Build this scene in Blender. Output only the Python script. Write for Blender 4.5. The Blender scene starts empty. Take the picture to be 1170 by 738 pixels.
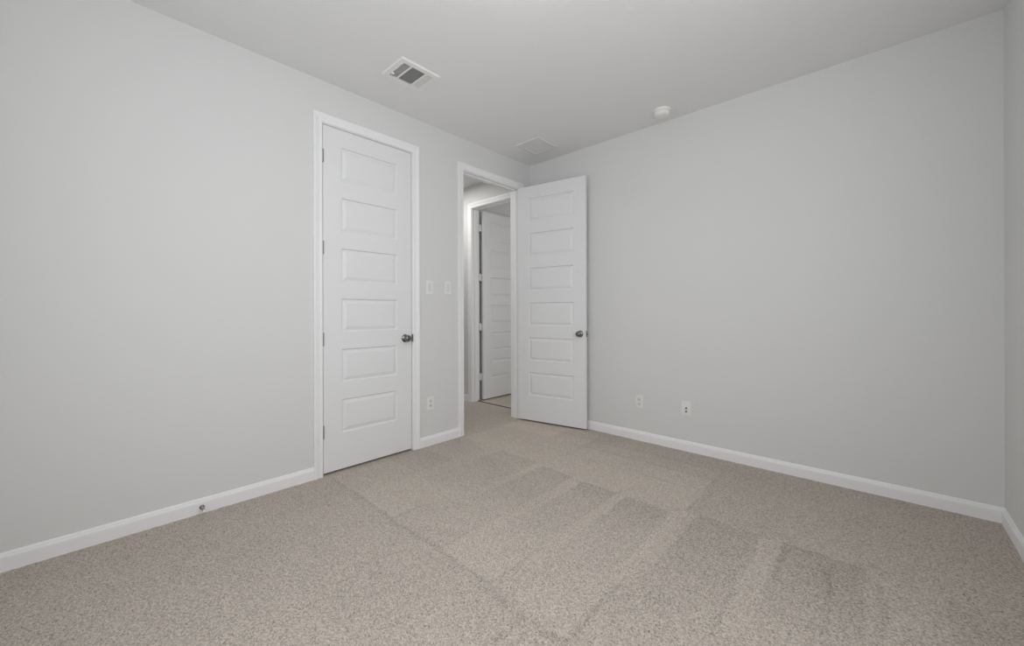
import bpy, bmesh, math, random
from mathutils import Vector, Matrix

C = bpy.context.scene.collection
sc = bpy.context.scene
R = math.radians

# ------------------------------------------------------------------ camera
W, H, YR = 3.329, 2.755, -3.78            # room: x 0..W, y YR..0, z 0..H
cam = bpy.data.cameras.new('camera')
cam.sensor_width = 36.0
cam.lens = 454.302 / 1170 * 36
cam.shift_y = -11.73 / 1170
cam.clip_start = 0.02
camo = bpy.data.objects.new('camera', cam)
C.objects.link(camo)
camo.matrix_world = (Matrix.Translation((2.846, -3.359, 1.136)) @ Matrix.Rotation(R(42.906), 4, 'Z')
                     @ Matrix.Rotation(R(90), 4, 'X') @ Matrix.Rotation(R(-0.147), 4, 'Z'))
sc.camera = camo

# ------------------------------------------------------------------ world, lights, exposure
sc.view_settings.view_transform = 'Standard'
sc.view_settings.look = 'None'
sc.view_settings.gamma = 1
sc.view_settings.exposure = 0.0
sc.view_settings.use_curve_mapping = False
sc.cycles.use_denoising = True
sc.cycles.max_bounces = 16
sc.cycles.diffuse_bounces = 12
wd = bpy.data.worlds.new('world')
sc.world = wd
wd.use_nodes = True
wd.node_tree.nodes['Background'].inputs[0].default_value = (0.75, 0.85, 1, 1)
wd.node_tree.nodes['Background'].inputs[1].default_value = 0.6


def area(name, loc, rot, sx, sy, power, col=(1, 1, 1), spread=180):
    l = bpy.data.lights.new(name, 'AREA')
    l.shape = 'RECTANGLE'
    l.size, l.size_y, l.energy, l.color = sx, sy, power, col
    l.spread = R(spread)
    o = bpy.data.objects.new(name, l)
    C.objects.link(o)
    o.location, o.rotation_euler = loc, rot
    return o


# daylight in the window of the right-hand wall plus light from an added rear window
WIN_R = (-3.40, -1.75, 1.20, 2.40)         # y0 y1 z0 z1
WIN_ADDED = (1.15, 2.95, 0.80, 2.30)           # x0 x1 z0 z1
area('daylight_right', (W + 0.03, (WIN_R[0] + WIN_R[1]) / 2, (WIN_R[2] + WIN_R[3]) / 2), (0, R(90), 0),
     WIN_R[3] - WIN_R[2], WIN_R[1] - WIN_R[0], 27.5, (1.0, 0.998, 0.995))
area('added_rear_light', ((WIN_ADDED[0] + WIN_ADDED[1]) / 2, YR - 0.03, (WIN_ADDED[2] + WIN_ADDED[3]) / 2), (R(90), 0, 0),
     WIN_ADDED[1] - WIN_ADDED[0], WIN_ADDED[3] - WIN_ADDED[2], 16, (1.0, 0.998, 0.995))
LAMP = 13.0                                # glow of the ceiling lamp's shade
area('hall_light', (-1.08, -0.6, H - 0.03), (0, 0, 0), 0.16, 0.16, 10, (1.0, 0.98, 0.95))
area('far_room_fill', (1.38, 1.6, 1.5), (0, R(90), 0), 1.4, 1.2, 15, (1.0, 0.99, 0.98))  # added fill that brightens the inner door; no window stands here


# ------------------------------------------------------------------ materials
def mat(name, rgb, rough=0.6, metal=0.0, spec=0.4):
    m = bpy.data.materials.new(name)
    m.use_nodes = True
    b = m.node_tree.nodes['Principled BSDF']
    b.inputs['Base Color'].default_value = (*rgb, 1)
    b.inputs['Roughness'].default_value = rough
    b.inputs['Metallic'].default_value = metal
    b.inputs['Specular IOR Level'].default_value = spec
    return m


def bumped(m, scale, strength, dist, detail=2.0, tint=0.0):
    nt = m.node_tree
    b = nt.nodes['Principled BSDF']
    tc = nt.nodes.new('ShaderNodeTexCoord')
    n = nt.nodes.new('ShaderNodeTexNoise')
    n.inputs['Scale'].default_value = scale
    n.inputs['Detail'].default_value = detail
    bp = nt.nodes.new('ShaderNodeBump')
    bp.inputs['Strength'].default_value = strength
    bp.inputs['Distance'].default_value = dist
    nt.links.new(tc.outputs['Object'], n.inputs['Vector'])
    nt.links.new(n.outputs['Fac'], bp.inputs['Height'])
    nt.links.new(bp.outputs['Normal'], b.inputs['Normal'])
    return m


M_WALL = bumped(mat('wall_paint', (0.682, 0.686, 0.684), 0.75, 0, 0.25), 130, 0.10, 0.002)
M_CEIL = bumped(mat('ceiling_paint', (0.79, 0.795, 0.795), 0.85, 0, 0.2), 60, 0.22, 0.004, 3)
M_TRIM = bumped(mat('trim_enamel', (0.83, 0.835, 0.845), 0.42, 0, 0.4), 40, 0.03, 0.001)
M_DOOR = bumped(mat('door_enamel', (0.765, 0.77, 0.78), 0.42, 0, 0.4), 300, 0.06, 0.0006)
M_PLATE = mat('plate_plastic', (0.78, 0.78, 0.77), 0.35)
M_PLATE2 = mat('device_plastic', (0.70, 0.70, 0.69), 0.32)
M_DARK = mat('dark_slot', (0.03, 0.03, 0.03), 0.7)
M_NICKEL = bumped(mat('satin_nickel', (0.22, 0.215, 0.21), 0.20, 1.0), 200, 0.02, 0.0004)
M_HINGE = mat('hinge_nickel', (0.30, 0.30, 0.295), 0.42, 0.6)
M_HINGEW = mat('painted_hinge', (0.74, 0.745, 0.755), 0.42)
M_VENT = mat('vent_enamel', (0.80, 0.80, 0.79), 0.4)
M_GRILLE = mat('grille_enamel', (0.72, 0.725, 0.725), 0.7, 0, 0.2)
M_DUCT = mat('duct_inside', (0.25, 0.25, 0.25), 0.9)
M_DETECT = mat('detector_plastic', (0.84, 0.84, 0.82), 0.4)
M_RUBBER = mat('white_rubber', (0.78, 0.78, 0.76), 0.6)
M_STRIP = mat('seam_strip', (0.09, 0.075, 0.06), 0.7)
M_SASH = mat('window_vinyl', (0.8, 0.8, 0.8), 0.4)


LAY = 1.3                                       # strength of the vacuum marks


def carpet_material():
    m = mat('carpet', (0.35, 0.31, 0.27), 1.0, 0, 0.05)
    nt = m.node_tree
    N, L = nt.nodes, nt.links
    b = N['Principled BSDF']

    def math_(op, a, bb=None, c=None):
        n = N.new('ShaderNodeMath')
        n.operation = op
        for i, v in enumerate((a, bb, c)):
            if v is None:
                continue
            if isinstance(v, (int, float)):
                n.inputs[i].default_value = v
            else:
                L.new(v, n.inputs[i])
        return n.outputs[0]

    tc = N.new('ShaderNodeTexCoord')

    def noise(scale, detail=2.0, rough=0.5, vec=None):
        n = N.new('ShaderNodeTexNoise')
        n.inputs['Scale'].default_value = scale
        n.inputs['Detail'].default_value = detail
        n.inputs['Roughness'].default_value = rough
        L.new(vec if vec is not None else tc.outputs['Object'], n.inputs['Vector'])
        return n
    # coordinates with ragged edges, as the pile lies
    wob = noise(60, 2)
    wobl = noise(3.2, 1)
    sp = N.new('ShaderNodeSeparateXYZ')
    L.new(tc.outputs['Object'], sp.inputs[0])
    sw = N.new('ShaderNodeSeparateColor')
    L.new(wob.outputs['Color'], sw.inputs[0])
    sl = N.new('ShaderNodeSeparateColor')
    L.new(wobl.outputs['Color'], sl.inputs[0])

    def ragged(axis, ch):
        v = math_('MULTIPLY_ADD', math_('SUBTRACT', sw.outputs[ch], 0.5), 0.045, sp.outputs[axis])
        return math_('MULTIPLY_ADD', math_('SUBTRACT', sl.outputs[ch], 0.5), 0.05, v)
    X, Y = ragged(0, 0), ragged(1, 1)
    acc = [None]

    def add(v):
        acc[0] = v if acc[0] is None else math_('ADD', acc[0], v)

    def inside(v, lo, hi):
        return math_('COMPARE', v, (lo + hi) / 2, (hi - lo) / 2)

    def box(x0, x1, y0, y1, amt):
        add(math_('MULTIPLY', math_('MULTIPLY', inside(X, x0, x1), inside(Y, y0, y1)), amt * LAY))

    def stroke(x0, x1, y0, y1, amt):           # a vacuum stroke whose pile lay fades towards y0
        f = N.new('ShaderNodeMapRange')
        f.inputs['From Min'].default_value = y0
        f.inputs['From Max'].default_value = y1
        f.clamp = True
        L.new(Y, f.inputs['Value'])
        add(math_('MULTIPLY', math_('MULTIPLY', inside(X, x0, x1), inside(Y, y0, y1)),
                  math_('MULTIPLY', f.outputs[0], amt * LAY)))
    # lighter, brushed field in front of the doors
    box(0.05, 2.04, -2.2, -1.04, 0.035)
    box(0.62, 2.02, -1.04, -0.47, 0.045)
    box(0.05, 0.62, -1.04, -0.2, 0.05)
    box(0.0, 0.95, -0.47, -0.12, 0.05)
    box(2.04, 3.33, -1.03, 0.0, -0.04)  # darker area at the right end of the back wall
    box(0.0, 2.02, -0.30, 0.0, -0.05)  # darker band along the back wall
    for a in ((0.54, 0.94, -1.8, -1.02, -0.08), (1.0, 1.285, -1.95, -1.05, -0.10), (1.37, 1.635, -2.0, -1.07, -0.11),
              (1.70, 1.955, -2.05, -1.09, -0.12), (2.09, 2.385, -2.1, -1.02, -0.12), (2.49, 2.80, -1.9, -1.01, -0.12),
              (3.03, 3.22, -1.7, -1.05, -0.08)):
        stroke(*a)
    for a in ((0.0, 0.42, -1.75, -1.42, -0.05), (0.42, 0.86, -2.2, -1.75, 0.03), (1.28, 1.63, -2.2, -1.8, 0.03)):
        box(*a)
    # thin crease lines left by the vacuum head
    for a in ((0.08, 1.62, -2.215, -2.19), (1.60, 2.04, -2.265, -2.235), (0.855, 0.875, -2.19, -1.98), (1.27, 1.288, -2.2, -1.9), (1.63, 1.645, -2.23, -1.95),
              (1.85, 1.875, -2.75, -2.24), (2.03, 2.06, -2.24, -1.85), (1.955, 1.975, -1.75, -1.1), (2.385, 2.405, -1.9, -1.05),
              (2.01, 2.035, -1.03, -0.12), (0.9, 2.0, -0.485, -0.462), (0.98, 1.0, -0.78, -0.3), (0.1, 0.6, -1.03, -1.012),
              (2.68, 2.70, -1.6, -1.05), (2.83, 2.85, -1.55, -1.1), (2.5, 2.52, -1.35, -1.05), (0.6, 1.9, -0.70, -0.688)):
        box(*a, -0.075)
    # fibre speckle: fine tufts, clumps, broad mottling
    tuft = N.new('ShaderNodeTexVoronoi')
    tuft.inputs['Scale'].default_value = 215
    wv = N.new('ShaderNodeVectorMath')
    wv.operation = 'MULTIPLY_ADD'
    wv.inputs[1].default_value = (0.004, 0.004, 0.004)
    L.new(noise(150, 1).outputs['Color'], wv.inputs[0])
    L.new(tc.outputs['Object'], wv.inputs[2])
    L.new(wv.outputs[0], tuft.inputs['Vector'])
    tc_sep = N.new('ShaderNodeSeparateColor')
    L.new(tuft.outputs['Color'], tc_sep.inputs[0])
    fine = noise(420, 1, 0.6)
    clump = noise(120, 2, 0.6)
    broad = noise(2.2, 3, 0.6)
    v = math_('MULTIPLY_ADD', math_('SUBTRACT', fine.outputs['Fac'], 0.5), 1.2, 1.0)
    v = math_('MULTIPLY_ADD', math_('SUBTRACT', tc_sep.outputs[0], 0.5), 0.52, v)
    v = math_('MULTIPLY_ADD', math_('GREATER_THAN', tc_sep.outputs[1], 0.93), -0.30, v)
    v = math_('MULTIPLY_ADD', math_('SUBTRACT', clump.outputs['Fac'], 0.5), 0.8, v)
    v = math_('MULTIPLY_ADD', math_('SUBTRACT', broad.outputs['Fac'], 0.5), 0.16, v)
    v = math_('ADD', v, acc[0])
    v = math_('MAXIMUM', v, 0.25)
    mx = N.new('ShaderNodeVectorMath')
    mx.operation = 'SCALE'
    mx.inputs[0].default_value = (0.51, 0.455, 0.402)
    L.new(v, mx.inputs['Scale'])
    L.new(mx.outputs[0], b.inputs['Base Color'])
    bp = N.new('ShaderNodeBump')
    bp.inputs['Strength'].default_value = 0.55
    bp.inputs['Distance'].default_value = 0.006
    L.new(math_('SUBTRACT', clump.outputs['Fac'], tuft.outputs['Distance']), bp.inputs['Height'])
    L.new(bp.outputs['Normal'], b.inputs['Normal'])
    return m


M_CARPET = carpet_material()


# ------------------------------------------------------------------ helpers
def box(bm, x0, x1, y0, y1, z0, z1, bev=0.0, seg=2):
    r = bmesh.ops.create_cube(bm, size=1.0)
    for v in r['verts']:
        v.co = Vector(((x0 + x1) / 2 + v.co.x * (x1 - x0), (y0 + y1) / 2 + v.co.y * (y1 - y0), (z0 + z1) / 2 + v.co.z * (z1 - z0)))
    if bev:
        es = {e for v in r['verts'] for e in v.link_edges}
        bmesh.ops.bevel(bm, geom=list(es), offset=bev, segments=seg, affect='EDGES', profile=0.6)


def obj(name, bm, m, parent=None, loc=None, smooth=False):
    bmesh.ops.recalc_face_normals(bm, faces=bm.faces)
    me = bpy.data.meshes.new(name)
    bm.to_mesh(me)
    bm.free()
    me.materials.append(m)
    if smooth:
        for p in me.polygons:
            p.use_smooth = True
    o = bpy.data.objects.new(name, me)
    C.objects.link(o)
    if parent:
        o.parent = parent
    if loc:
        o.location = loc
    return o


def smooth_by_angle(o, deg=35):
    me = o.data
    for p in me.polygons:
        p.use_smooth = True
    try:
        me.set_sharp_from_angle(angle=R(deg))
    except Exception:
        pass
    return o


def struct(name, bm, m, label=None, cat=None):
    o = obj(name, bm, m)
    o['kind'] = 'structure'
    if label:
        o['label'] = label
    if cat:
        o['category'] = cat
    return o


def empty(name, label, cat, loc, rotz=0, group=None, kind=None):
    o = bpy.data.objects.new(name, None)
    C.objects.link(o)
    o.location = loc
    o.rotation_euler = (0, 0, rotz)
    o['label'], o['category'] = label, cat
    if group:
        o['group'] = group
    if kind:
        o['kind'] = kind
    return o


def lathe(bm, prof, axis='Z', seg=32, origin=(0, 0, 0)):
    """prof: list of (radius, height) along axis; ends with radius 0 are closed."""
    o = Vector(origin)

    def P(r, h, a):
        c, s = r * math.cos(a), r * math.sin(a)
        return o + (Vector((c, s, h)) if axis == 'Z' else Vector((h, c, s)) if axis == 'X' else Vector((s, h, c)))
    rings = []
    for r, h in prof:
        if r < 1e-6:
            rings.append([bm.verts.new(P(0, h, 0))])
        else:
            rings.append([bm.verts.new(P(r, h, 2 * math.pi * k / seg)) for k in range(seg)])
    for A, B in zip(rings, rings[1:]):
        for k in range(seg):
            k2 = (k + 1) % seg
            if len(A) == 1 and len(B) > 1:
                bm.faces.new((A[0], B[k], B[k2]))
            elif len(B) == 1 and len(A) > 1:
                bm.faces.new((A[k], A[k2], B[0]))
            elif len(A) > 1:
                bm.faces.new((A[k], A[k2], B[k2], B[k]))


def sweep(bm, prof, path, closed_ends=True):
    """prof: [(u, d)]; path: list of functions mapping (u, d) -> Vector, one ring per station."""
    rings = [[bm.verts.new(f(u, d)) for u, d in prof] for f in path]
    n = len(prof)
    for A, B in zip(rings, rings[1:]):
        for k in range(n):
            bm.faces.new((A[k], A[(k + 1) % n], B[(k + 1) % n], B[k]))
    if closed_ends:
        bm.faces.new(rings[0])
        bm.faces.new(list(reversed(rings[-1])))


# ------------------------------------------------------------------ openings
CL0, CL1 = -2.228, -1.511                   # closet opening in the left wall (y)
EN0, EN1 = -0.957, -0.189                   # entry opening in the left wall (y)
HD0, HD1 = -0.967, -0.205                   # second doorway, in the hall wall (x)
HEAD = 2.459                                # head of every opening
TH = 0.115                                  # wall thickness
JB = 0.018                                  # jamb board

# ------------------------------------------------------------------ shell
bm = bmesh.new()
box(bm, -3.1, W + 0.15, YR - 0.15, 3.2, -0.1, 0)
struct('floor', bm, M_CARPET, 'beige speckled cut-pile carpet with vacuum marks over the whole floor', 'floor')
bm = bmesh.new()
box(bm, -3.1, W + 0.15, YR - 0.15, 3.2, H, H + 0.1)
struct('ceiling', bm, M_CEIL, 'flat light grey textured ceiling', 'ceiling')

bm = bmesh.new()
for y0, y1, z0 in ((YR, CL0 - JB, 0), (CL0 - JB, CL1 + JB, HEAD + JB), (CL1 + JB, EN0 - JB, 0),
                   (EN0 - JB, EN1 + JB, HEAD + JB), (EN1 + JB, 0, 0)):
    box(bm, -TH, 0, y0, y1, z0, H)
struct('wall_left', bm, M_WALL, 'pale greige wall holding the closet door and the open doorway', 'wall')
bm = bmesh.new()
box(bm, -TH, W + TH, 0, TH, 0, H)
struct('wall_back', bm, M_WALL, 'plain greige wall right of the open door with two low wall plates', 'wall')
bm = bmesh.new()
y0, y1, z0, z1 = WIN_R
for a in ((YR, y0, 0, H), (y1, 0, 0, H), (y0, y1, 0, z0), (y0, y1, z1, H)):
    box(bm, W, W + TH, *a)
struct('wall_right', bm, M_WALL, 'narrow sliver of greige wall at the right edge of the photo', 'wall')
bm = bmesh.new()
x0, x1, z0, z1 = WIN_ADDED
for a in ((-TH, x0, 0, H), (x1, W + TH, 0, H), (x0, x1, 0, z0), (x0, x1, z1, H)):
    box(bm, a[0], a[1], YR - TH, YR, a[2], a[3])
struct('wall_rear', bm, M_WALL, 'greige wall behind the camera with an added window opening for light', 'wall')
bm = bmesh.new()
for a in ((-3.0, HD0 - JB, 0), (HD0 - JB, HD1 + JB, HEAD + JB), (HD1 + JB, -TH, 0)):
    box(bm, a[0], a[1], 0, TH, a[2], H)
struct('wall_hall_back', bm, M_WALL, 'hall wall seen through the doorway, holding the inner white door', 'wall')
bm = bmesh.new()
box(bm, -3.0, -TH, -1.32, -1.22, 0, H)
struct('wall_hall_front', bm, M_WALL, 'hall wall opposite the inner doorway, hidden behind the closet wall', 'wall')
bm = bmesh.new()
box(bm, -3.1, -3.0, -1.32, 3.1, 0, H)
struct('wall_hall_end', bm, M_WALL, 'far end wall of the hall, hidden from the photo', 'wall')
bm = bmesh.new()
box(bm, -0.80, -0.72, -2.6, -1.32, 0, H)
box(bm, -0.72, -TH, -2.6, -2.5, 0, H)
struct('wall_closet', bm, M_WALL, 'walls inside the closet behind the closed door', 'wall')
bm = bmesh.new()
box(bm, -1.14, -1.035, TH, 3.0, 0, H)
box(bm, -1.14, 1.5, 3.0, 3.1, 0, H)
box(bm, 1.5, 1.6, TH, 3.1, 0, H)
struct('wall_far_room', bm, M_WALL, 'grey wall glimpsed above the inner door', 'wall')


# window frames, the rear one added for its light (out of the photo's view)
def window(name, along, c, w0, w1, z0, z1, label):
    bm = bmesh.new()
    t = 0.045

    def bx(a0, a1, b0, b1, d0=0.062, d1=0.105):
        if along == 'y':
            box(bm, c + d0, c + d1, a0, a1, b0, b1, 0.004)
        else:
            box(bm, a0, a1, c - d1, c - d0, b0, b1, 0.004)
    bx(w0, w0 + t, z0, z1)
    bx(w1 - t, w1, z0, z1)
    bx(w0, w1, z0, z0 + t)
    bx(w0, w1, z1 - t, z1)
    bx(w0, w1, (z0 + z1) / 2 - t / 2, (z0 + z1) / 2 + t / 2)
    struct(name, bm, M_SASH, label, 'window')


window('window_1', 'y', W, *WIN_R, 'white window frame in the right-hand wall beside the camera')
window('added_rear_window', 'x', YR, *WIN_ADDED, 'added white window frame in the wall behind the camera')

# ------------------------------------------------------------------ casings and jambs
CAS = [(0, 0), (0, 0.008), (0.003, 0.0105), (0.012, 0.0115), (0.018, 0.0095), (0.034, 0.0125), (0.044, 0.0165), (0.058, 0.017), (0.061, 0.0145), (0.061, 0)]


def door_frame(name, a0, a1, P, label, stop_d, stop_side, both=True):
    """a0..a1: clear opening; P(a, d, z) -> world, d = distance out of the wall's near face (negative = into the wall)."""
    bm = bmesh.new()
    rv = 0.005

    def casing(face, sgn):
        def leg(a, s):
            return [lambda u, d, z=z, k=k: P(a + s * (rv + u), face + sgn * d, z + k * (rv + u)) for z, k in ((0.0, 0), (HEAD, 1))]
        l, r = leg(a0, -1), leg(a1, 1)
        sweep(bm, CAS, [l[0], l[1], r[1], r[0]])
    casing(0, 1)
    if both:
        casing(-TH, -1)

    def jb(aa, ab, da, db, za, zb, bev=0.0015):
        p, q = P(aa, da, za), P(ab, db, zb)
        box(bm, min(p.x, q.x), max(p.x, q.x), min(p.y, q.y), max(p.y, q.y), min(p.z, q.z), max(p.z, q.z), bev, 1)
    jb(a0 - JB, a0, -TH, 0, 0, HEAD)
    jb(a1, a1 + JB, -TH, 0, 0, HEAD)
    jb(a0 - JB, a1 + JB, -TH, 0, HEAD, HEAD + JB)
    sd0, sd1 = stop_d, stop_d + stop_side * 0.034
    jb(a0, a0 + 0.011, sd0, sd1, 0, HEAD)
    jb(a1 - 0.011, a1, sd0, sd1, 0, HEAD)
    jb(a0, a1, sd0, sd1, HEAD - 0.011, HEAD)
    o = struct(name, bm, M_TRIM, label, 'door frame')
    return o


left_P = lambda a, d, z: Vector((d, a, z))
hall_P = lambda a, d, z: Vector((a, -d, z))
door_frame('trim_1', CL0, CL1, left_P, 'white moulded casing around the closed closet door', -0.040, -1, False)
door_frame('trim_2', EN0, EN1, left_P, 'white casing and jamb around the open doorway to the hall', -0.040, -1)
door_frame('trim_3', HD0, HD1, hall_P, 'white casing of the inner doorway seen through the open one', -0.040, -1)
bm = bmesh.new()
box(bm, HD0, HD1, 0.078, 0.100, 0, 0.005, 0.002, 1)
struct('trim_4', bm, M_STRIP, 'thin dark seam strip on the floor under the inner doorway', 'threshold')

# ------------------------------------------------------------------ baseboards
BAS = [(0, 0), (0.014, 0), (0.014, 0.058), (0.0125, 0.066), (0.0095, 0.070), (0.0085, 0.076), (0.0055, 0.081), (0, 0.083)]


def baseboard(bm, p0, p1, n, m0=0, m1=0):
    """profile pushed from p0 to p1, n = direction out of the wall; m = mitre slope at the ends."""
    p0, p1, n = Vector((*p0, 0)), Vector((*p1, 0)), Vector((*n, 0))
    t = (p1 - p0).normalized()
    sweep(bm, BAS, [lambda u, d: p0 + n * u + t * (m0 * u) + Vector((0, 0, d)), lambda u, d: p1 + n * u - t * (m1 * u) + Vector((0, 0, d))])


co = 0.005 + 0.061
bm = bmesh.new()
baseboard(bm, (0, YR), (0, CL0 - co), (1, 0))
baseboard(bm, (0, CL1 + co), (0, EN0 - co), (1, 0))
baseboard(bm, (0, EN1 + co), (0, 0), (1, 0), 0, 1)
struct('baseboard_left', bm, M_TRIM, 'white baseboard along the wall with the closet door', 'baseboard')
bm = bmesh.new()
baseboard(bm, (0, 0), (W, 0), (0, -1), 1, 1)
struct('baseboard_back', bm, M_TRIM, 'white baseboard along the wall behind the open door', 'baseboard')
bm = bmesh.new()
baseboard(bm, (W, 0), (W, YR), (-1, 0), 1, 0)
struct('baseboard_right', bm, M_TRIM, 'white baseboard running out of the photo at the right edge', 'baseboard')
bm = bmesh.new()
baseboard(bm, (-3.0, 0), (HD0 - co, 0), (0, -1))
struct('baseboard_hall', bm, M_TRIM, 'short stretch of white baseboard in the hall beyond the doorway', 'baseboard')


# ------------------------------------------------------------------ six-panel doors
DH = 2.438
PROF = [(0.0, 0.0), (0.003, -0.0015), (0.007, -0.0115), (0.010, -0.0125), (0.034, -0.0035), (0.038, -0.0025)]


def leaf_mesh(w, t=0.035, stile=0.128):
    """door leaf: x 0..w from the hinge edge, y 0..-t, z 0..DH; raised panels on both faces"""
    bm = bmesh.new()
    xs = [0, stile, w - stile, w]
    zs = [0]
    for k in range(6):
        b = 0.274 - 0.016 + k * 0.363
        zs += [b, b + 0.242]
    zs.append(DH)
    for face in (0, 1):
        def V(x, z, d):
            return bm.verts.new((x, d if face == 0 else -t - d, z))
        grid = [[V(x, z, 0) for x in xs] for z in zs]
        for j in range(len(zs) - 1):
            for i in range(3):
                q = (grid[j][i], grid[j][i + 1], grid[j + 1][i + 1], grid[j + 1][i])
                if i == 1 and j % 2 == 1:
                    ring = list(q)
                    for ins, d in PROF[1:]:
                        nr = [V(x, z, d) for x, z in ((xs[1] + ins, zs[j] + ins), (xs[2] - ins, zs[j] + ins),
                                                     (xs[2] - ins, zs[j + 1] - ins), (xs[1] + ins, zs[j + 1] - ins))]
                        for k in range(4):
                            bm.faces.new((ring[k], ring[(k + 1) % 4], nr[(k + 1) % 4], nr[k]))
                        ring = nr
                    bm.faces.new(ring)
                else:
                    bm.faces.new(q)
    # edges of the leaf
    for x in (0, w):
        for za, zb in zip(zs, zs[1:]):
            bm.faces.new([bm.verts.new(p) for p in ((x, 0, za), (x, -t, za), (x, -t, zb), (x, 0, zb))])
    for z in (0, DH):
        for xa, xb in zip(xs, xs[1:]):
            bm.faces.new([bm.verts.new(p) for p in ((xa, 0, z), (xb, 0, z), (xb, -t, z), (xa, -t, z))])
    bmesh.ops.remove_doubles(bm, verts=bm.verts, dist=1e-5)
    return bm


def knob(parent, x, z, y, sgn):
    """round passage knob: rosette, neck and ball; axis along local y, sgn = outward"""
    bm = bmesh.new()
    lathe(bm, [(0, 0), (0.0315, 0), (0.0325, 0.002 * sgn), (0.031, 0.005 * sgn), (0.024, 0.0085 * sgn), (0.0125, 0.010 * sgn), (0.0115, 0.022 * sgn),
               (0.0135, 0.027 * sgn), (0.021, 0.031 * sgn), (0.0262, 0.038 * sgn), (0.0275, 0.046 * sgn), (0.0255, 0.054 * sgn),
               (0.020, 0.0595 * sgn), (0.012, 0.062 * sgn), (0, 0.0625 * sgn)], 'Y', 36, (x, y, z))
    return obj('door_knob', bm, M_NICKEL, parent, smooth=True)


def hinge(parent, x, y, z, m, plate=None):
    bm = bmesh.new()
    r = 0.0062
    lathe(bm, [(0, -0.0465), (0.004, -0.0465), (0.0062, -0.044), (r, -0.0275), (0.0056, -0.027), (r, -0.0265), (r, -0.0095), (0.0056, -0.009),
               (r, -0.0085), (r, 0.0085), (0.0056, 0.009), (r, 0.0095), (r, 0.0265), (0.0056, 0.027), (r, 0.0275), (0.0062, 0.044), (0.004, 0.0465), (0, 0.0465)],
          'Z', 14, (x, y, z))
    if plate:
        box(bm, *plate, z - 0.0445, z + 0.0445)
    return obj('hinge', bm, m, parent)


HZ = [2.233, 1.595, 0.953, 0.306]           # hinge centres above the floor
Z0 = 0.016


def place_leaf(name, w, label, pin, ang, m=M_DOOR):
    """Empty at the hinge pin; local x along the leaf, local +y = the face on the hinge side"""
    e = empty(name, label, 'door', (pin[0], pin[1], 0), R(ang), kind='structure')
    o = obj('door_leaf', leaf_mesh(w), m, e, (0.003, 0, Z0))
    return e


# closet door: closed, hinges on its left edge, room face at x = -0.003
wc = CL1 - CL0 - 0.0085
d1 = empty('door_1', 'closed white six-panel closet door in the left wall', 'door', (-0.004, CL0 + 0.003, 0), R(90), kind='structure')
bm = leaf_mesh(wc)
bmesh.ops.transform(bm, matrix=Matrix.Scale(-1, 4, (0, 1, 0)), verts=bm.verts)      # thickness into the wall
obj('door_leaf', bm, M_DOOR, d1, (0, 0, Z0))
knob(d1, wc - 0.060, 0.930, 0.0, -1)
for z in HZ:
    hinge(d1, -0.0035, -0.0075, z, M_HINGE)
bm = bmesh.new()
box(bm, wc - 0.001, wc + 0.0075, -0.0165, 0.001, 0.930 - 0.030, 0.930 + 0.030, 0.002, 2)
obj('strike_plate', bm, M_NICKEL, d1)

# bedroom door: swung open against the back wall
we = EN1 - EN0 - 0.006
d2 = place_leaf('door_2', we, 'open white six-panel door swung towards the back wall', (0.008, -0.186), 10.6)
knob(d2, we - 0.057, 0.930, -0.035, -1)
knob(d2, we - 0.057, 0.930, 0.0, 1)
for z in HZ:
    hinge(d2, 0.0, 0.0065, z, M_HINGE)
bm = bmesh.new()
box(bm, we + 0.0025, we + 0.0042, -0.030, -0.005, 0.930 - 0.029, 0.930 + 0.029, 0.0006, 1)
obj('latch_plate', bm, M_NICKEL, d2)
bm = bmesh.new()
box(bm, we + 0.004, we + 0.0145, -0.0235, -0.0115, 0.930 - 0.0075, 0.930 + 0.0075, 0.002, 2)
obj('latch_bolt', bm, M_NICKEL, d2)

# inner door, opened a right angle into the far room; hinge edge shows a dark gap bridged by painted hinges
wh = 0.756
d3 = empty('door_3', 'white six-panel door standing open in the inner doorway beyond the hall', 'door', (HD0 + 0.003, TH + 0.044, 0), R(90), kind='structure')
obj('door_leaf', leaf_mesh(wh), M_DOOR, d3, (0, 0, Z0))
knob(d3, wh - 0.060, 0.930, -0.035, -1)
for z in HZ:
    hinge(d3, -0.022, 0.002, z, M_HINGEW, (-0.044, 0.0, -0.0025, 0.0005))


# ------------------------------------------------------------------ wall plates
def plate_mesh(w=0.070, h=0.1145):
    bm = bmesh.new()
    box(bm, 0, 0.0055, -w / 2, w / 2, -h / 2, h / 2, 0.003, 2)
    return bm


def screw(parent, z):
    bm = bmesh.new()
    lathe(bm, [(0, 0), (0.0032, 0), (0.0030, 0.0010), (0.0018, 0.0014), (0, 0.0015)], 'X', 12, (0.0053, 0, z))
    return obj('screw', bm, M_PLATE2, parent)


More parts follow.
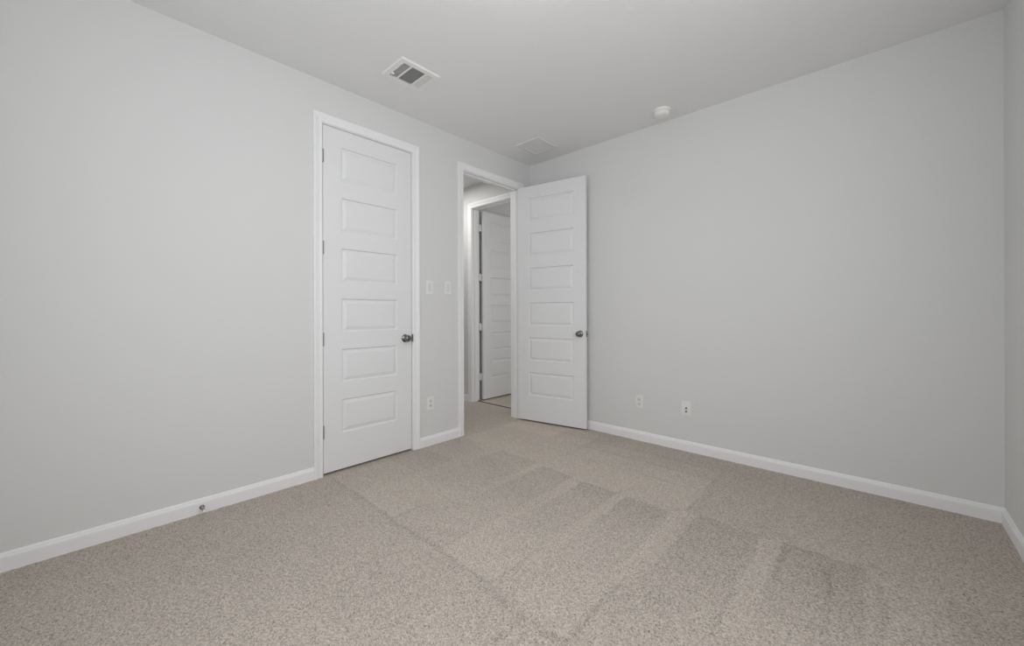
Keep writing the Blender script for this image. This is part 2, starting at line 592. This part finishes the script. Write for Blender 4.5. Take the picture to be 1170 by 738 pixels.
def rocker_switch(y, z, label):
    t = empty('light_switch', label, 'light switch', (0, y, z), 0, 'light switches between the two doorways')
    obj('cover_plate', plate_mesh(0.074, 0.119), M_PLATE, t)
    bm = bmesh.new()
    box(bm, 0.0045, 0.0065, -0.0172, 0.0172, -0.0338, 0.0338, 0.001, 1)
    obj('switch_frame', bm, M_PLATE2, t)
    bm = bmesh.new()
    vs = [(0.0060, -0.031), (0.0095, -0.030), (0.0075, 0.0), (0.0068, 0.030), (0.0060, 0.031)]
    A = [bm.verts.new((x, -0.0148, zz)) for x, zz in vs]
    B = [bm.verts.new((x, 0.0148, zz)) for x, zz in vs]
    n = len(vs)
    for k in range(n):
        bm.faces.new((A[k], A[(k + 1) % n], B[(k + 1) % n], B[k]))
    bm.faces.new(A)
    bm.faces.new(list(reversed(B)))
    obj('rocker', bm, M_PLATE2, t)
    screw(t, 0.0485)
    screw(t, -0.0485)
    return t


rocker_switch(-1.338, 1.3555, 'white light switch plate nearest the closet door casing')
rocker_switch(-1.143, 1.3605, 'white light switch plate nearest the open doorway casing')


def outlet(loc, rot, label):
    t = empty('outlet', label, 'outlet', loc, rot, 'power outlets low on the walls')
    obj('cover_plate', plate_mesh(0.071, 0.117), M_PLATE, t)
    for s in (1, -1):
        bm = bmesh.new()
        lathe(bm, [(0, 0.0045), (0.0168, 0.0045), (0.0168, 0.0068), (0.0158, 0.0076), (0, 0.0076)], 'X', 28, (0, 0, 0))
        for v in bm.verts:
            v.co.z = max(-0.0135, min(0.0135, v.co.z)) + s * 0.0195
        rc = obj('receptacle', bm, M_PLATE2, t)
        bm = bmesh.new()
        for sy, hh in ((-0.0063, 0.0095), (0.0063, 0.0078)):
            box(bm, 0.0074, 0.0079, sy - 0.0013, sy + 0.0013, s * 0.0195 + 0.003 - hh / 2, s * 0.0195 + 0.003 + hh / 2)
        lathe(bm, [(0, 0.0074), (0.0026, 0.0074), (0.0026, 0.0079), (0, 0.0079)], 'X', 14, (0, 0, s * 0.0195 - 0.0075))
        obj('slot', bm, M_DARK, rc)
    screw(t, 0)
    return t


outlet((0, -1.333, 0.360), 0, 'white duplex outlet below the two switches, by the closet door')
outlet((1.269, 0, 0.343), R(-90), 'white duplex outlet on the back wall, nearer the open door')

t = empty('jack_plate', 'white wall plate with two dark jacks, right of the back wall outlet', 'wall plate', (1.673, 0, 0.351), R(-90))
obj('cover_plate', plate_mesh(0.076, 0.117), M_PLATE, t)
for z in (0.0, -0.027):
    bm = bmesh.new()
    lathe(bm, [(0, 0.005), (0.0075, 0.005), (0.0075, 0.0085), (0.0050, 0.0085), (0.0050, 0.014), (0.0036, 0.014), (0.0036, 0.010), (0, 0.010)], 'X', 18, (0, 0, z))
    obj('jack', bm, mat('jack_metal', (0.16, 0.15, 0.14), 0.4, 0.7), t)
screw(t, 0.042)
screw(t, -0.048)

# ------------------------------------------------------------------ door stop on the baseboard
t = empty('door_stop', 'small metal door stop with white tip screwed to the left baseboard', 'door stop', (0.014, -2.905, 0.036))
bm = bmesh.new()
lathe(bm, [(0, 0), (0.0125, 0), (0.0125, 0.002), (0.0100, 0.005), (0.0060, 0.007), (0, 0.007)], 'X', 24)
obj('flange', bm, M_NICKEL, t, smooth=True)
bm = bmesh.new()
turns, seg = 16, 16
pr, L0 = 0.0052, 0.056
rings = []
for i in range(turns * seg + 1):
    a = 2 * math.pi * i / seg
    x = 0.006 + L0 * i / (turns * seg)
    c = Vector((x, pr * math.cos(a), pr * math.sin(a)))
    u = Vector((0, math.cos(a), math.sin(a)))
    rings.append([bm.verts.new(c + u * (0.0013 * math.cos(b)) + Vector((1, 0, 0)) * (0.0016 * math.sin(b))) for b in (0, 1.2566, 2.5133, 3.7699, 5.0265)])
for A, B in zip(rings, rings[1:]):
    for k in range(5):
        bm.faces.new((A[k], A[(k + 1) % 5], B[(k + 1) % 5], B[k]))
obj('spring', bm, M_HINGE, t, smooth=True)
bm = bmesh.new()
lathe(bm, [(0, 0.060), (0.0068, 0.060), (0.0072, 0.064), (0.0068, 0.071), (0.0048, 0.074), (0, 0.075)], 'X', 20)
obj('tip', bm, M_RUBBER, t, smooth=True)

# ------------------------------------------------------------------ ceiling register (three banks of louvres)
X0, X1, Y0, Y1 = 0.372, 0.636, -1.992, -1.692
t = empty('ceiling_vent', 'white three-bank louvred ceiling vent near the closet door', 'vent', ((X0 + X1) / 2, (Y0 + Y1) / 2, H))
hx, hy = (X1 - X0) / 2, (Y1 - Y0) / 2
BANKS = [(-0.112, -0.062), (-0.048, 0.052), (0.066, 0.112)]      # along y, about the centre
bx0, bx1 = -0.088, 0.092
bm = bmesh.new()
T = -0.009
# sloping rim from the ceiling to the face plate, then the bars between the banks
o4 = [(-hx, -hy), (hx, -hy), (hx, hy), (-hx, hy)]
i4 = [(-hx + 0.006, -hy + 0.006), (hx - 0.006, -hy + 0.006), (hx - 0.006, hy - 0.006), (-hx + 0.006, hy - 0.006)]
a = [bm.verts.new((x, y, 0)) for x, y in o4]
a2 = [bm.verts.new((x, y, -0.002)) for x, y in o4]
b = [bm.verts.new((x, y, T)) for x, y in i4]
for k in range(4):
    k2 = (k + 1) % 4
    bm.faces.new((a[k], a[k2], a2[k2], a2[k]))
    bm.faces.new((a2[k], a2[k2], b[k2], b[k]))
ex, ey = hx - 0.006, hy - 0.006
th = 0.003
box(bm, -ex, bx0, -ey, ey, T, T + th)
box(bm, bx1, ex, -ey, ey, T, T + th)
ys = [-ey] + [v for bk in BANKS for v in bk] + [ey]
for k in range(0, len(ys), 2):
    box(bm, bx0, bx1, ys[k], ys[k + 1], T, T + th)
obj('face_frame', bm, M_VENT, t)
bm = bmesh.new()
box(bm, bx0, bx1, BANKS[0][0], BANKS[2][1], -0.0012, -0.0004)
obj('duct_opening', bm, M_DUCT, t)


def slat(bm, c, along, length, tilt, wd=0.0125, tk=0.0008):
    """thin blade centred at c, long axis along 'x' or 'y', tilted about it"""
    ca, sa = math.cos(tilt), math.sin(tilt)
    r = bmesh.ops.create_cube(bm, size=1.0)
    for v in r['verts']:
        p, q, s = v.co.x * length, v.co.y * wd, v.co.z * tk
        q, s = q * ca - s * sa, q * sa + s * ca
        v.co = Vector(c) + (Vector((p, q, s)) if along == 'x' else Vector((q, p, s)))


zc = -0.0055
for bi, (ya, yb) in enumerate(BANKS):
    if bi == 1:
        n = 13
        for k in range(n):
            bm = bmesh.new()
            slat(bm, (bx0 + (k + 0.5) * (bx1 - bx0) / n, (ya + yb) / 2, zc), 'y', yb - ya, R(-32), 0.0085)
            obj('louvre', bm, M_VENT, t)
    else:
        n = 5
        for k in range(n):
            bm = bmesh.new()
            slat(bm, ((bx0 + bx1) / 2, ya + (k + 0.5) * (yb - ya) / n, zc), 'x', bx1 - bx0, R(40) if bi == 0 else R(-42), 0.0085 if bi == 0 else 0.0056)
            obj('louvre', bm, M_VENT, t)
for k in range(9):
    bm = bmesh.new()
    slat(bm, (bx0 + (k + 0.5) * (bx1 - bx0) / 9, (BANKS[0][0] + BANKS[0][1]) / 2, -0.0030), 'y', BANKS[0][1] - BANKS[0][0], R(90), 0.0035, 0.0012)
    obj('cross_rib', bm, M_VENT, t)
bm = bmesh.new()
box(bm, -0.046, -0.042, -0.118, -0.100, T - 0.014, T, 0.001, 1)
box(bm, -0.049, -0.039, -0.122, -0.114, T - 0.018, T - 0.006, 0.002, 2)
obj('damper_lever', bm, M_VENT, t)

# ------------------------------------------------------------------ return grille near the corner
X0, X1, Y0, Y1 = 0.253, 0.530, -0.516, -0.211
t = empty('return_grille', 'plain painted square ceiling grille near the corner above the open door', 'vent', ((X0 + X1) / 2, (Y0 + Y1) / 2, H))
hx, hy = (X1 - X0) / 2, (Y1 - Y0) / 2
bm = bmesh.new()
fw = 0.026
for a in ((-hx, hx, -hy, -hy + fw), (-hx, hx, hy - fw, hy), (-hx, -hx + fw, -hy + fw, hy - fw), (hx - fw, hx, -hy + fw, hy - fw)):
    box(bm, *a, -0.009, 0, 0.0008, 1)
obj('grille_frame', bm, M_GRILLE, t)
bm = bmesh.new()
box(bm, -hx + fw, hx - fw, -hy + fw, hy - fw, -0.0012, -0.0003)
obj('grille_back', bm, M_GRILLE, t)
n = 17
for k in range(n):
    bm = bmesh.new()
    slat(bm, (-hx + fw + (k + 0.5) * 2 * (hx - fw) / n, 0, -0.0042), 'y', 2 * (hy - fw), R(9), 0.0128, 0.0008)
    obj('louvre', bm, M_GRILLE, t)

# ------------------------------------------------------------------ smoke detector
t = empty('smoke_detector', 'round white smoke detector on the ceiling by the back wall', 'smoke detector', (1.560, -0.205, H))
bm = bmesh.new()
lathe(bm, [(0, 0), (0.066, 0), (0.067, -0.003), (0.066, -0.012), (0.063, -0.0145), (0, -0.0145)], 'Z', 48)
smooth_by_angle(obj('mounting_base', bm, M_DETECT, t))
bm = bmesh.new()
lathe(bm, [(0, -0.014), (0.059, -0.0145), (0.059, -0.0175), (0.061, -0.0185), (0.0605, -0.028), (0.056, -0.038), (0.047, -0.045), (0.036, -0.0475),
           (0.030, -0.0465), (0.022, -0.0465), (0.019, -0.0485), (0, -0.0490)], 'Z', 48)
cv = smooth_by_angle(obj('cover', bm, M_DETECT, t))
bm = bmesh.new()
for k in range(20):
    a = 2 * math.pi * k / 20
    r = bmesh.ops.create_cube(bm, size=1.0)
    for v in r['verts']:
        p = Vector((0.0603 + v.co.x * 0.0016, v.co.y * 0.011, -0.0235 + v.co.z * 0.0035))
        v.co = Matrix.Rotation(a, 3, 'Z') @ p
obj('sensor_slots', bm, mat('slot_grey', (0.35, 0.35, 0.35), 0.6), cv)

# ------------------------------------------------------------------ flush ceiling lamp in the middle of the room (just above the photo's edge)
t = empty('ceiling_lamp', 'round white flush ceiling lamp just above the top edge of the photo', 'ceiling lamp', (1.66, -2.09, H))
bm = bmesh.new()
lathe(bm, [(0, 0), (0.165, 0), (0.165, -0.018), (0.160, -0.022), (0, -0.022)], 'Z', 48)
smooth_by_angle(obj('lamp_base', bm, M_DETECT, t))
M_GLOW = mat('lamp_glow', (0.85, 0.85, 0.83), 0.4)
M_GLOW.node_tree.nodes['Principled BSDF'].inputs['Emission Color'].default_value = (1, 0.99, 0.97, 1)
M_GLOW.node_tree.nodes['Principled BSDF'].inputs['Emission Strength'].default_value = LAMP
bm = bmesh.new()
lathe(bm, [(0.154, -0.021), (0.154, -0.030), (0.145, -0.043), (0.120, -0.056), (0.080, -0.065), (0.040, -0.069), (0, -0.070)], 'Z', 48)
obj('lamp_shade', bm, M_GLOW, t, smooth=True)
